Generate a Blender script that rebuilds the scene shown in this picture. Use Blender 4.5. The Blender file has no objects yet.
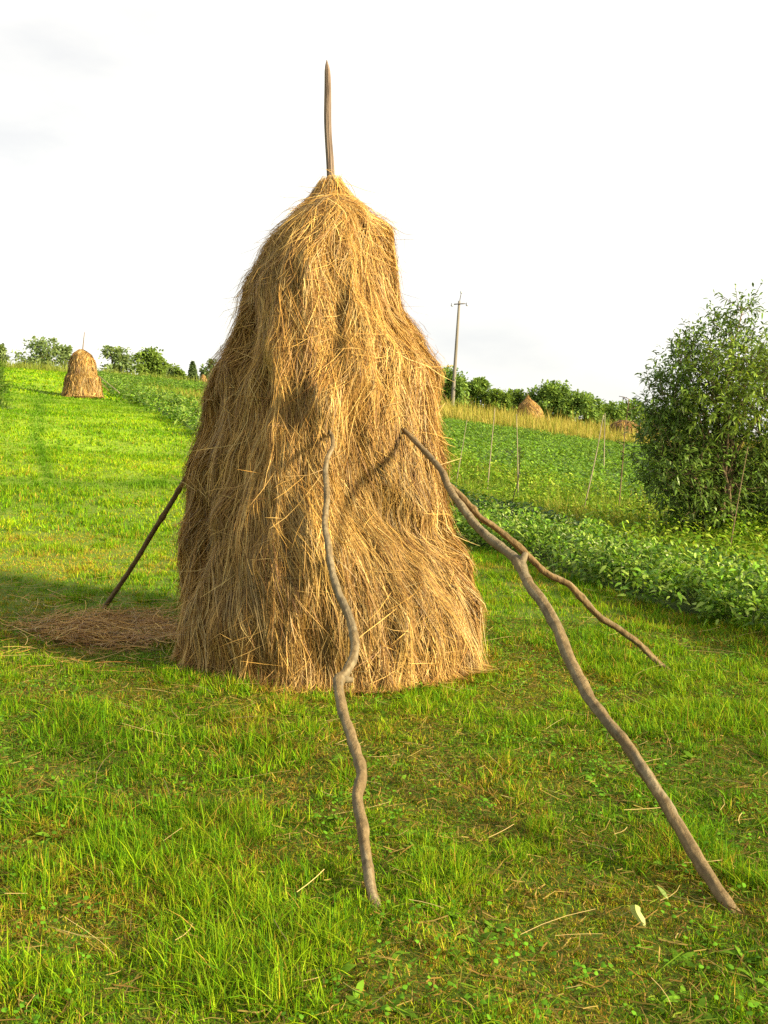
import bpy, math
import numpy as np
from mathutils import Vector

rng = np.random.default_rng(7)
scene = bpy.context.scene
col = scene.collection
R = math.radians

# ---------------------------------------------------------------- noise
def _hash(ix, iy, iz, seed):
    with np.errstate(over='ignore'):
        h = (ix.astype(np.uint64) * np.uint64(73856093)) ^ (iy.astype(np.uint64) * np.uint64(19349663)) \
            ^ (iz.astype(np.uint64) * np.uint64(83492791)) ^ np.uint64(seed * 2654435761 % (1 << 32))
        h = (h ^ (h >> np.uint64(13))) * np.uint64(1274126177)
        h = h ^ (h >> np.uint64(16))
        h = h * np.uint64(2246822519)
        h = h ^ (h >> np.uint64(15))
    return (h & np.uint64(0xFFFFFF)).astype(np.float64) / float(0xFFFFFF)

def noise3(x, y, z, seed=0):
    x = np.asarray(x, float) + 4000.0; y = np.asarray(y, float) + 4000.0; z = np.asarray(z, float) + 4000.0
    x, y, z = np.broadcast_arrays(x, y, z)
    ix, iy, iz = np.floor(x), np.floor(y), np.floor(z)
    fx, fy, fz = x - ix, y - iy, z - iz
    fx, fy, fz = [f * f * (3 - 2 * f) for f in (fx, fy, fz)]
    ix, iy, iz = ix.astype(np.int64), iy.astype(np.int64), iz.astype(np.int64)
    out = 0
    for a in (0, 1):
        wx = fx if a else 1 - fx
        for b in (0, 1):
            wy = fy if b else 1 - fy
            for c in (0, 1):
                wz = fz if c else 1 - fz
                out = out + wx * wy * wz * _hash(ix + a, iy + b, iz + c, seed)
    return out

def fbm(x, y, z=0.0, seed=0, octs=3):
    s, a, t = 0, 1.0, 0
    for o in range(octs):
        s = s + a * noise3(np.asarray(x) * 2 ** o, np.asarray(y) * 2 ** o, np.asarray(z) * 2 ** o, seed + o * 17)
        t += a; a *= 0.5
    return s / t

def sstep(a, b, x):
    t = np.clip((np.asarray(x, float) - a) / (b - a), 0, 1)
    return t * t * (3 - 2 * t)

# ---------------------------------------------------------------- camera geometry
EYE = 1.6
PITCH = R(3.55)
FWD = np.array([0, math.cos(PITCH), -math.sin(PITCH)])
UPV = np.array([0, math.sin(PITCH), math.cos(PITCH)])
RGT = np.array([1.0, 0, 0])
CAM = np.array([0, 0, EYE])

def ray(px, py):
    return FWD + RGT * (px - 384) / 1000.0 + UPV * (512 - py) / 1000.0

def at(px, py, Y):
    d = ray(px, py)
    return CAM + d * (Y / d[1])

# ---------------------------------------------------------------- terrain
_A = np.array([-3.2, -1.2, -0.60, -0.385, -0.15, 0.10, 0.24, 0.36, 0.6, 1.2, 3.2])
_S = np.array([0.0, 0.05, 0.115, 0.109, 0.089, 0.0545, 0.0295, 0.018, 0.006, 0.0, 0.0])
_AA = np.linspace(-3.2, 3.2, 1281)
_SS = np.interp(_AA, _A, _S)
_k = np.exp(-0.5 * (np.arange(-40, 41) / 13.0) ** 2); _k /= _k.sum()
_SS = np.convolve(np.pad(_SS, 40, mode='edge'), _k, mode='valid')

def terrain(x, y):
    x = np.asarray(x, float); y = np.asarray(y, float)
    d = np.hypot(x, y)
    s = np.interp(np.arctan2(x, y), _AA, _SS)
    e = d - 8
    h = (np.sqrt(e * e + 9) + e) / 2
    over = (np.sqrt((d - 90) ** 2 + 16) + (d - 90)) / 2
    z = s * (h - 1.25 * over) - 0.012 * over
    und = (fbm(x / 6.0, y / 6.0, 0, 5, 2) - 0.5) * 0.28 * sstep(12, 25, d)
    mic = (fbm(x / 0.9, y / 0.9, 0, 9, 2) - 0.5) * 0.07 * (1 - sstep(30, 60, d))
    return z + und + mic

def hit(px, py):
    d = ray(px, py)
    t = 0.5
    while t < 400:
        p = CAM + d * t
        if p[2] <= terrain(p[0], p[1]):
            lo, hi = t * 0.985 - 0.05, t
            for _ in range(24):
                m = (lo + hi) / 2
                q = CAM + d * m
                if q[2] <= terrain(q[0], q[1]): hi = m
                else: lo = m
            return CAM + d * hi
        t = t * 1.01 + 0.02
    return CAM + d * 90

# strips run along (-0.36, 0.93); s is the distance to the right of the crop edge
def strip_s(x, y):
    return (np.asarray(x) - 1.4) * 0.933 + (np.asarray(y) - 13.9) * 0.36

def edge_wobble(x, y):
    return (fbm(np.asarray(x) / 1.7, np.asarray(y) / 1.7, 0, 33, 2) - 0.5) * 0.5

# ---------------------------------------------------------------- mesh helpers
def mesh_obj(name, V, F, mats, parent=None, C=None, midx=None, smooth=True):
    """V (n,3), F (m,4) or (m,3) int array or a list of such arrays, C (n,3) colours."""
    Fs = F if isinstance(F, list) else [F]
    me = bpy.data.meshes.new(name)
    V = np.asarray(V, np.float32)
    me.vertices.add(len(V))
    me.vertices.foreach_set('co', V.ravel())
    loops = np.concatenate([f.ravel() for f in Fs]).astype(np.int32)
    counts = np.concatenate([np.full(len(f), f.shape[1], np.int32) for f in Fs])
    starts = np.concatenate([[0], np.cumsum(counts)[:-1]]).astype(np.int32)
    me.loops.add(len(loops)); me.loops.foreach_set('vertex_index', loops)
    me.polygons.add(len(counts))
    me.polygons.foreach_set('loop_start', starts)
    if midx is not None:
        me.polygons.foreach_set('material_index', np.asarray(midx, np.int32))
    me.update(calc_edges=True)
    if C is not None:
        a = me.color_attributes.new('Col', 'FLOAT_COLOR', 'POINT')
        c4 = np.ones((len(V), 4), np.float32); c4[:, :3] = C
        a.data.foreach_set('color', c4.ravel())
    me.polygons.foreach_set('use_smooth', np.full(len(counts), smooth, bool))
    for m in (mats if isinstance(mats, (list, tuple)) else [mats]):
        me.materials.append(m)
    o = bpy.data.objects.new(name, me)
    col.objects.link(o)
    if parent is not None:
        o.parent = parent
    return o

def ribbons(P, W):
    """P (n,k,3) centre lines, W (n,k,3) half-width vectors -> verts, quads"""
    n, k, _ = P.shape
    V = np.empty((n, k, 2, 3))
    V[:, :, 0] = P - W; V[:, :, 1] = P + W
    V = V.reshape(-1, 3)
    b = (np.arange(n) * 2 * k)[:, None]
    j = np.arange(k - 1)[None, :] * 2
    q = np.stack([b + j, b + j + 1, b + j + 3, b + j + 2], -1).reshape(-1, 4)
    return V, q

class Bag:
    def __init__(s): s.V, s.F, s.C, s.M, s.n = [], [], [], [], 0
    def add(s, V, F, C, m=0):
        C = np.asarray(C, float)
        if C.ndim == 1: C = np.broadcast_to(C, (len(V), 3))
        s.V.append(np.asarray(V, float)); s.F.append(np.asarray(F) + s.n); s.C.append(C)
        s.M.append(np.full(len(F), m)); s.n += len(V)
    def ribbon(s, P, W, C, m=0):
        V, F = ribbons(P, W)
        C = np.asarray(C, float)
        if C.ndim == 2: C = np.repeat(C, P.shape[1] * 2, axis=0)
        s.add(V, F, C, m)
    def build(s, name, mats, parent=None, smooth=True):
        return mesh_obj(name, np.concatenate(s.V), s.F, mats, parent, np.concatenate(s.C), np.concatenate(s.M), smooth)

def tube(pts, rad, sides=8, cap=True):
    pts = np.asarray(pts, float); n = len(pts)
    rad = np.broadcast_to(np.asarray(rad, float), (n,))
    T = np.gradient(pts, axis=0); T /= np.linalg.norm(T, axis=1)[:, None] + 1e-9
    ref = np.array([0.3, 1.0, 0.1]) if abs(T[0][1]) < 0.8 else np.array([1.0, 0.2, 0.1])
    U = np.cross(T, ref); U /= np.linalg.norm(U, axis=1)[:, None]
    W = np.cross(T, U)
    a = np.linspace(0, 2 * math.pi, sides, endpoint=False)
    V = pts[:, None] + rad[:, None, None] * (np.cos(a)[None, :, None] * U[:, None] + np.sin(a)[None, :, None] * W[:, None])
    V = V.reshape(-1, 3)
    i = np.arange(n - 1)[:, None] * sides; j = np.arange(sides)[None]; j2 = (j + 1) % sides
    F = np.stack([i + j, i + j2, i + sides + j2, i + sides + j], -1).reshape(-1, 4)
    if cap:
        V = np.concatenate([V, pts[:1], pts[-1:]])
        c0, c1 = n * sides, n * sides + 1
        jj = np.arange(0, sides, 2)
        f0 = np.stack([np.full(len(jj), c0), (jj + 2) % sides, (jj + 1) % sides, jj], -1)
        o = (n - 1) * sides
        f1 = np.stack([np.full(len(jj), c1), o + jj, o + (jj + 1) % sides, o + (jj + 2) % sides], -1)
        F = np.concatenate([F, f0, f1])
    return V, F

def catmull(pts, m=6):
    pts = np.asarray(pts, float)
    p = np.concatenate([[2 * pts[0] - pts[1]], pts, [2 * pts[-1] - pts[-2]]])
    out = []
    for i in range(1, len(p) - 2):
        for t in np.linspace(0, 1, m, endpoint=False):
            a, b, c, d = p[i - 1], p[i], p[i + 1], p[i + 2]
            out.append(0.5 * (2 * b + (c - a) * t + (2 * a - 5 * b + 4 * c - d) * t * t + (3 * b - a - 3 * c + d) * t ** 3))
    out.append(pts[-1])
    return np.array(out)

def unit(v):
    return v / (np.linalg.norm(v, axis=-1, keepdims=True) + 1e-9)

def empty(name, loc):
    o = bpy.data.objects.new(name, None); col.objects.link(o)
    o.location = loc; o.empty_display_size = 0.1
    return o

def tag(o, label=None, cat=None, group=None, kind=None):
    if label: o['label'] = label
    if cat: o['category'] = cat
    if group: o['group'] = group
    if kind: o['kind'] = kind
    return o

# ---------------------------------------------------------------- materials
def new_mat(name):
    m = bpy.data.materials.new(name); m.use_nodes = True
    nt = m.node_tree; nt.nodes.clear()
    return m, nt, nt.nodes, nt.links

def leaf_mat(name, trans=0.35, rough=0.5, gain=1.0, spec=0.3, tcol=(1.15, 1.05, 0.6)):
    m, nt, N, L = new_mat(name)
    out = N.new('ShaderNodeOutputMaterial')
    a = N.new('ShaderNodeAttribute'); a.attribute_name = 'Col'
    b = N.new('ShaderNodeBsdfPrincipled')
    b.inputs['Roughness'].default_value = rough
    b.inputs['Specular IOR Level'].default_value = spec
    L.new(a.outputs['Color'], b.inputs['Base Color'])
    if trans > 0:
        t = N.new('ShaderNodeBsdfTranslucent')
        mx = N.new('ShaderNodeMix'); mx.data_type = 'RGBA'; mx.blend_type = 'MULTIPLY'
        mx.inputs[0].default_value = 1
        mx.inputs[7].default_value = (*tcol, 1)
        L.new(a.outputs['Color'], mx.inputs[6]); L.new(mx.outputs[2], t.inputs['Color'])
        ms = N.new('ShaderNodeMixShader'); ms.inputs[0].default_value = trans
        L.new(b.outputs[0], ms.inputs[1]); L.new(t.outputs[0], ms.inputs[2])
        L.new(ms.outputs[0], out.inputs[0])
    else:
        L.new(b.outputs[0], out.inputs[0])
    return m

def noise_mat(name, stops, scale, stretch=(1, 1, 1), rough=0.85, bump=0.0, detail=6, attr=False, scale2=None):
    m, nt, N, L = new_mat(name)
    out = N.new('ShaderNodeOutputMaterial')
    b = N.new('ShaderNodeBsdfPrincipled'); b.inputs['Roughness'].default_value = rough
    b.inputs['Specular IOR Level'].default_value = 0.2
    tc = N.new('ShaderNodeTexCoord'); mp = N.new('ShaderNodeMapping'); mp.inputs['Scale'].default_value = stretch
    L.new(tc.outputs['Object'], mp.inputs[0])
    n = N.new('ShaderNodeTexNoise'); n.inputs['Scale'].default_value = scale; n.inputs['Detail'].default_value = detail
    n.inputs['Roughness'].default_value = 0.65
    L.new(mp.outputs[0], n.inputs['Vector'])
    r = N.new('ShaderNodeValToRGB'); r.color_ramp.elements.remove(r.color_ramp.elements[1])
    for i, (p, c) in enumerate(stops):
        e = r.color_ramp.elements[0] if i == 0 else r.color_ramp.elements.new(p)
        e.position = p; e.color = (*c, 1)
    L.new(n.outputs['Fac'], r.inputs[0])
    src = r.outputs[0]
    if attr:
        a = N.new('ShaderNodeAttribute'); a.attribute_name = 'Col'
        mx = N.new('ShaderNodeMix'); mx.data_type = 'RGBA'; mx.blend_type = 'MULTIPLY'; mx.inputs[0].default_value = 1
        L.new(a.outputs['Color'], mx.inputs[6]); L.new(src, mx.inputs[7]); src = mx.outputs[2]
    L.new(src, b.inputs['Base Color'])
    if bump > 0:
        bp = N.new('ShaderNodeBump'); bp.inputs['Strength'].default_value = bump; bp.inputs['Distance'].default_value = 0.02
        L.new(n.outputs['Fac'], bp.inputs['Height']); L.new(bp.outputs[0], b.inputs['Normal'])
    L.new(b.outputs[0], out.inputs[0])
    return m

M_grass = leaf_mat('grass_blade', 0.38, 0.6, spec=0.1)
M_crop = leaf_mat('crop_leaf', 0.34, 0.5, spec=0.22)
M_tree = leaf_mat('tree_leaf', 0.38, 0.6, spec=0.15)
M_bushleaf = leaf_mat('willow_leaf', 0.36, 0.45, spec=0.3)
M_straw = leaf_mat('straw', 0.12, 0.55, spec=0.35, tcol=(1.1, 0.95, 0.7))
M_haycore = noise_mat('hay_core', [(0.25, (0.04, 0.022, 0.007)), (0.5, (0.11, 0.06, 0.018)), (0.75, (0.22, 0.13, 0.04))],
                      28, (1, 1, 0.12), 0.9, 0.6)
M_ground = noise_mat('meadow_soil', [(0.25, (0.55, 0.55, 0.55)), (0.5, (1, 1, 1)), (0.75, (1.4, 1.35, 1.2))], 2.2, (1, 1, 1), 0.95, 0.3, 10, True)
M_bark = noise_mat('grey_bark', [(0.25, (0.085, 0.062, 0.034)), (0.5, (0.140, 0.113, 0.068)), (0.78, (0.21, 0.174, 0.110))], 40, (1, 1, 0.3), 0.8, 0.6, 9, True)
M_bark2 = noise_mat('brown_bark', [(0.25, (0.075, 0.053, 0.026)), (0.5, (0.135, 0.100, 0.052)), (0.78, (0.20, 0.155, 0.085))], 40, (1, 1, 0.3), 0.8, 0.6, 9, True)
M_barkdark = noise_mat('dark_bark', [(0.3, (0.07, 0.050, 0.028)), (0.7, (0.16, 0.118, 0.068))], 30, (1, 1, 0.3), 0.85, 0.4, 6, True)
M_wood = noise_mat('weathered_wood', [(0.3, (0.075, 0.056, 0.045)), (0.5, (0.16, 0.125, 0.10)), (0.75, (0.27, 0.22, 0.18))], 60, (1, 1, 0.06), 0.8, 0.8, 8, True)
M_cut = noise_mat('cut_wood', [(0.3, (0.5, 0.38, 0.22)), (0.7, (0.68, 0.55, 0.36))], 30)
M_stake = noise_mat('pale_stake', [(0.3, (0.15, 0.125, 0.085)), (0.7, (0.29, 0.25, 0.18))], 25, (1, 1, 0.2))
M_concrete = noise_mat('pole_concrete', [(0.3, (0.12, 0.112, 0.095)), (0.7, (0.19, 0.178, 0.155))], 3, (1, 1, 0.2))
M_iron = noise_mat('dark_iron', [(0.3, (0.06, 0.055, 0.05)), (0.7, (0.12, 0.11, 0.1))], 8)
M_porcelain = noise_mat('porcelain', [(0.3, (0.30, 0.32, 0.38)), (0.7, (0.42, 0.44, 0.5))], 8, rough=0.3)
M_stone = noise_mat('brown_clod', [(0.3, (0.05, 0.03, 0.015)), (0.7, (0.16, 0.09, 0.04))], 30)

# ---------------------------------------------------------------- ground
GREEN = np.array([0.085, 0.150, 0.012])
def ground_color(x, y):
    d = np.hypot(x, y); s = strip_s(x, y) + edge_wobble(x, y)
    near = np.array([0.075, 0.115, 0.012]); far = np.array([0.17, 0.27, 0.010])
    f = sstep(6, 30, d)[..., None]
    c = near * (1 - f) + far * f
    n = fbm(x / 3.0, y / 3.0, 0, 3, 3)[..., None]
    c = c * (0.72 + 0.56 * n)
    crop = ((s > -0.3))[..., None]
    c = np.where(crop, np.array([0.035, 0.060, 0.014]), c)
    tall = ((s > 0.9) & (s < 5.5))[..., None]
    c = np.where(tall, np.array([0.085, 0.105, 0.02]), c)
    a = np.arctan2(x, y)
    head = ((d > 65 + 3 * (fbm(x / 8, y / 8, 0, 2, 2) - .5)) & (a > -0.02) | (d > 84))[..., None]
    c = np.where(head, np.array([0.22, 0.19, 0.045]), c)
    left = (s < -5.9)[..., None] & (d > 37)[..., None]
    c = np.where(left, np.array([0.06, 0.095, 0.015]), c)
    return c

rad = np.concatenate([[0.25], np.geomspace(0.6, 400, 310)])
ang = np.unique(np.concatenate([np.linspace(-math.pi, math.pi, 181)[:-1], np.linspace(-0.7, 0.7, 281)]))
na = len(ang)
GX = rad[:, None] * np.sin(ang)[None]; GY = rad[:, None] * np.cos(ang)[None]
gx, gy = GX.ravel(), GY.ravel()
V = np.stack([gx, gy, terrain(gx, gy)], -1)
i = np.arange(len(rad) - 1)[:, None] * na; j = np.arange(na)[None]; j2 = (j + 1) % na
F = np.stack([i + j, i + na + j, i + na + j2, i + j2], -1).reshape(-1, 4)
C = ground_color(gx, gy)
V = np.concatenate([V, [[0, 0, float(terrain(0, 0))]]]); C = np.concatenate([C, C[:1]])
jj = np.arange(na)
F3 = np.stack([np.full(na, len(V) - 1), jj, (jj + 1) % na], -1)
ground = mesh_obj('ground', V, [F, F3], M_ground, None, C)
tag(ground, 'mown green meadow rising gently to a low ridge', 'ground', kind='structure')

# ---------------------------------------------------------------- haystack generator
class Stack:
    """profile: list of (z above base, left x, right x), top to bottom, relative to the centre"""
    def __init__(s, centre, prof, depth=1.0, corner=0.0, disp=0.05, seed=1):
        s.c = np.asarray(centre, float); pr = np.asarray(prof, float)
        w = (pr[:, 2] - pr[:, 1]) / 2
        arc = np.concatenate([[0], np.cumsum(np.hypot(np.diff(pr[:, 0]), np.diff(w)))])
        s.L = arc[-1]; s.arc = arc; s.pr = pr; s.depth = depth; s.corner = corner; s.disp = disp; s.seed = seed
    def base(s, th, v):
        a = v * s.L
        z = np.interp(a, s.arc, s.pr[:, 0]); l = np.interp(a, s.arc, s.pr[:, 1]); r = np.interp(a, s.arc, s.pr[:, 2])
        z = np.where(v > 1, z - (v - 1) * s.L, z)
        w = (r - l) / 2; cx = (r + l) / 2
        ex = 1 - s.corner * (1 - sstep(0.66, 0.97, v)) * sstep(0.0, 0.18, v)   # 1 = ellipse, lower = edge towards the front
        c, q = np.cos(th), np.sin(th)
        p = 2 * ex
        rr = (np.abs(c) ** p + np.abs(q) ** p) ** (-1 / p)
        x = cx + w * rr * c; y = w * rr * q * s.depth
        return np.stack([x, y, z], -1), w
    def point(s, th, v, lift=0.0):
        P, w = s.base(th, v)
        k = 1.5 / max(s.L / 3.6, .3)
        n = fbm(P[..., 0] * k * 1.3, P[..., 1] * k * 1.3, P[..., 2] * k * 0.8, s.seed, 3) - 0.5
        n2 = noise3(P[..., 0] * k * 7, P[..., 1] * k * 7, P[..., 2] * k * 2.0, s.seed + 5) - 0.5
        out = np.stack([np.cos(th), np.sin(th), np.full_like(th, 0.25)], -1)
        m = sstep(0.0, 0.1, v)
        vf = v + 0.16 * (noise3(P[..., 0] * k * 1.6, P[..., 1] * k * 1.6, 0, s.seed + 9) - 0.5)
        fold = 0.5 * (sstep(0.22, 0.42, vf) - sstep(0.43, 0.49, vf)) + 0.35 * (sstep(0.55, 0.72, vf) - sstep(0.73, 0.78, vf))
        pit = sstep(0.60, 0.80, noise3(P[..., 0] * k * 2.6, P[..., 1] * k * 2.6, P[..., 2] * k * 1.5, s.seed + 21))
        return P + out * (s.disp * (2.2 * n + 1.2 * n2 + fold - 0.12 - 0.7 * pit * sstep(0.12, 0.3, v) * (1 - sstep(0.8, 0.95, v))) * m + lift)[..., None] + s.c
    def surface(s, px, py):
        d = ray(px, py)
        zc = None
        for t in np.arange(s.c[1] - 2.5, s.c[1] + 0.5, 0.01):
            p = CAM + d * t - s.c
            z = p[2]
            v = np.interp(-z, -s.pr[:, 0], s.arc / s.L)
            th = math.atan2(p[1], p[0])
            q = s.point(np.array([th]), np.array([v]))[0] - s.c
            if abs(p[1]) < 1e9 and math.hypot(p[0], p[1]) <= math.hypot(q[0], q[1]):
                return CAM + d * t
        return CAM + d * s.c[1]

HAYPAL = np.array([[0.37, 0.222, 0.052], [0.47, 0.305, 0.085], [0.27, 0.145, 0.030], [0.16, 0.075, 0.018], [0.31, 0.228, 0.095], [0.56, 0.415, 0.155]])
HAYPROB = np.array([0.28, 0.18, 0.22, 0.16, 0.10, 0.06])

def hay_mesh(st, parent, nlock, per, width, lenr, k=5, stray=0.04, nu=96, nv=70, gain=1.0, name='hay'):
    bag = Bag()
    th = np.linspace(0, 2 * math.pi, nu, endpoint=False); v = np.linspace(0, 1.0, nv)
    T, Vv = np.meshgrid(th, v)
    P = st.point(T, Vv, -0.018 * st.L / 3.6).reshape(-1, 3)
    i = np.arange(nv - 1)[:, None] * nu; j = np.arange(nu)[None]; j2 = (j + 1) % nu
    F = np.stack([i + j, i + nu + j, i + nu + j2, i + j2], -1).reshape(-1, 4)
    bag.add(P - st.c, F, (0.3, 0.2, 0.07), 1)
    # locks of strands
    n = nlock * per
    vv = np.linspace(0.002, 0.99, 400)
    _, w = st.base(np.zeros(400), vv)
    cdf = np.cumsum(w + 0.08); cdf /= cdf[-1]
    lv = np.interp(rng.random(nlock), cdf, vv); lt = rng.random(nlock) * 2 * math.pi
    Pl, wl = st.base(lt, lv)
    sc = st.L / 3.6
    ltilt = (fbm(Pl[:, 0] / sc * 1.3, Pl[:, 1] / sc * 1.3, Pl[:, 2] / sc * 1.3, st.seed + 40, 2) - 0.5) * (1.5 - 0.6 * lv) + rng.normal(0, 0.17, nlock)
    llift = np.abs(rng.normal(0, 0.030, nlock)) * sc; lconv = np.where(rng.random(nlock) < 0.7, rng.uniform(0.2, 0.9, nlock), -0.3)
    llen = rng.uniform(*lenr, nlock)
    lcol = rng.choice(len(HAYPAL), nlock, p=HAYPROB); lgain = rng.uniform(0.62, 1.22, nlock)
    lv_ = np.repeat(lv, per); lt_ = np.repeat(lt, per)
    wl_ = np.maximum(np.repeat(wl, per), 0.12 * sc)
    tilt = np.repeat(ltilt, per) + rng.normal(0, 0.15, n)
    wild = rng.random(n) < stray
    tilt = np.where(wild, rng.normal(0, 0.9, n), tilt)
    Ls = np.repeat(llen, per) * rng.uniform(0.6, 1.25, n)
    v0 = lv_ + rng.normal(0, 0.06, n) * sc / st.L
    toff = rng.normal(0, 0.042, n) * sc / wl_
    t0 = lt_
    u = np.linspace(0, 1, k)[None]
    curl = rng.normal(0, 0.35, n)[:, None]
    dv = Ls * np.cos(tilt) / st.L
    room = np.maximum(1.0 + np.abs(rng.normal(0.0, 0.022, n)) - v0, 0.02)
    sh = np.minimum(1, room / np.maximum(dv, 1e-4)); dv = (dv * sh)[:, None] * u; Ls = Ls * sh
    vvv = np.clip(v0[:, None] + dv, 0.0, 1.0)
    over = (v0[:, None] + dv) > 1.0
    lat = (Ls * np.sin(tilt))[:, None] * (u + curl * u * (1 - u)) / wl_[:, None]
    ttt = t0[:, None] + toff[:, None] * (1 - np.repeat(lconv, per)[:, None] * u) + lat
    endl = np.where(wild, np.abs(rng.normal(0.05, 0.05, n)), np.abs(rng.normal(0, 0.016, n))) * sc
    lift = np.repeat(llift, per)[:, None] * (0.4 + 0.6 * u) + endl[:, None] * u ** 2 + rng.uniform(-0.012, 0.008, n)[:, None] * sc
    C3 = st.point(ttt, vvv, lift)
    low = np.where(over, (v0[:, None] + dv - 1) * st.L, 0)
    C3[..., 2] = np.maximum(C3[..., 2] - np.minimum(low, 0.02), st.c[2] + 0.004)
    C3[..., 0] += np.cos(ttt) * np.minimum(low, .3) * 0.55; C3[..., 1] += np.sin(ttt) * np.minimum(low, .3) * 0.55
    nrm = np.stack([np.cos(ttt), np.sin(ttt), np.full_like(ttt, 0.3)], -1)
    tang = np.gradient(C3, axis=1)
    side = unit(np.cross(tang, nrm) + 1e-6)
    tw = rng.uniform(-1.0, 1.0, n)[:, None, None]
    side = unit(side + nrm * tw)
    prof = np.interp(np.linspace(0, 1, k), [0, .2, .8, 1], [.6, 1, .8, .25])[None, :, None]
    W = side * (rng.uniform(0.55, 1.3, n) * width / 2)[:, None, None] * prof
    ci = np.where(rng.random(n) < 0.5, np.repeat(lcol, per), rng.choice(len(HAYPAL), n, p=HAYPROB))
    big = 0.60 + 0.8 * fbm(C3[:, 0, 0] / sc * 1.8, C3[:, 0, 1] / sc * 1.8, C3[:, 0, 2] / sc * 1.2, st.seed + 70, 2)
    cc = HAYPAL[ci] * (rng.uniform(0.7, 1.2, n) * np.repeat(lgain, per) * big * gain)[:, None]
    bag.ribbon(C3 - st.c, W, cc, 0)
    return bag.build(name, [M_straw, M_haycore], parent)

STACKGROUP = 'haystacks standing on the meadow'

# --- main stack: silhouette measured at its own depth
D0 = 7.3
sx = (332 - 384) * D0 / 1000
zb = float(terrain(sx, D0))
def zpx(y, Y): return at(384, y, Y)[2]
sil = [(178, 325, 339), (183, 320, 343), (190, 314, 348), (200, 305, 357), (210, 295, 371), (220, 285, 386), (228, 278, 395), (242, 266, 400), (258, 254, 403), (280, 243, 407),
       (310, 238, 410), (340, 230, 420), (370, 221, 432), (395, 211, 440), (420, 204, 443), (450, 197, 446), (480, 190, 449),
       (510, 186, 455), (540, 183, 464), (570, 182, 473), (600, 181, 480), (630, 180, 485), (650, 178, 488), (661, 175, 490)]
prof = [(zpx(y, D0) - zb, (l - 332) * D0 / 1000 + 0.035 * sstep(185, 215, y) - 0.035 * sstep(225, 260, y) + 0.03 * sstep(380, 430, y) + 0.03 * sstep(430, 560, y) + 0.06 * sstep(600, 661, y), (r - 332) * D0 / 1000 - 0.042 * sstep(185, 215, y) - 0.01 * sstep(430, 560, y) - 0.07 * sstep(600, 661, y)) for y, l, r in sil]
prof[-1] = (0.0, prof[-1][1], prof[-1][2])
main = Stack((sx, D0, zb), prof, 1.04, 0.42, 0.10, 3)
hs = empty('haystack', (sx, D0, zb))
tag(hs, 'big golden haystack in the foreground with wooden pole through its top, propped by crooked branches', 'haystack', STACKGROUP)
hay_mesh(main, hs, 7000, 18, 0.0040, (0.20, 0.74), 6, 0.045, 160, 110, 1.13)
# centre pole
ptop = at(326.5, 60, D0) - main.c; pbot = at(331, 200, D0) - main.c
f = np.linspace(0, 1, 26)[:, None]
pp = pbot + (ptop - pbot) * f
pp[:, 0] += np.sin(f[:, 0] * 9) * 0.004
pr_ = np.interp(f[:, 0], [0, .85, .94, 1], [0.031, 0.025, 0.021, 0.003])
pv, pf = tube(pp, pr_, 24)
th_ = np.linspace(0, 2 * math.pi, 24, endpoint=False); TT, ZZ = np.meshgrid(th_, pp[:, 2])
b1 = fbm(np.cos(TT) * 3.2, np.sin(TT) * 3.2, ZZ * 1.4, 401, 3); b2 = fbm(np.cos(TT) * .8, np.sin(TT) * .8, ZZ * 4, 403, 2)
cen = np.repeat(pp, 24, 0); pv[:24 * 26] = cen + (pv[:24 * 26] - cen) * (0.92 + 0.45 * (b1 - 0.5) + 0.35 * (b2 - 0.5)).reshape(-1, 1)
pcol = np.concatenate([(0.25 + 1.5 * b1).reshape(-1, 1) * np.where((b2 > 0.55).reshape(-1, 1), np.array([1.5, 1.38, 1.22]), np.array([0.9, 0.86, 0.84])), np.ones((2, 3))])
bg = Bag(); bg.add(pv, pf, pcol); bg.build('centre_pole', M_wood, hs)

def simple_stack(px_rows, Y, ref, label, locks, width, pole=None, gain=1.0, base_y=None):
    """px_rows: (y, left, right) silhouette rows seen at depth Y"""
    cxp = ref
    x = at(cxp, 400, Y)[0]
    gz = float(terrain(x, Y))
    rows = [(at(384, y, Y)[2] - gz, (l - cxp) * Y / 1000, (r - cxp) * Y / 1000) for y, l, r in px_rows]
    rows[-1] = (min(-0.05, rows[-1][0]), rows[-1][1], rows[-1][2])
    st = Stack((x, Y, gz), rows, 1.0, 0.1, 0.05 * rows[0][0] / 3.4, int(cxp))
    o = empty('haystack', (x, Y, gz)); tag(o, label, 'haystack', STACKGROUP)
    hay_mesh(st, o, locks, 6, width, (0.3, 0.7), 4, 0.05, 48, 40, gain)
    if pole:
        a = at(pole[0][0], pole[0][1], Y) - st.c; b = at(pole[1][0], pole[1][1], Y) - st.c
        pts = b + (a - b) * np.linspace(0, 1, 6)[:, None]
        v, f = tube(pts, np.linspace(0.035, 0.02, 6), 6)
        g = Bag(); g.add(v, f, (1, 1, 1)); g.build('centre_pole', M_wood, o)
    return st

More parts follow.
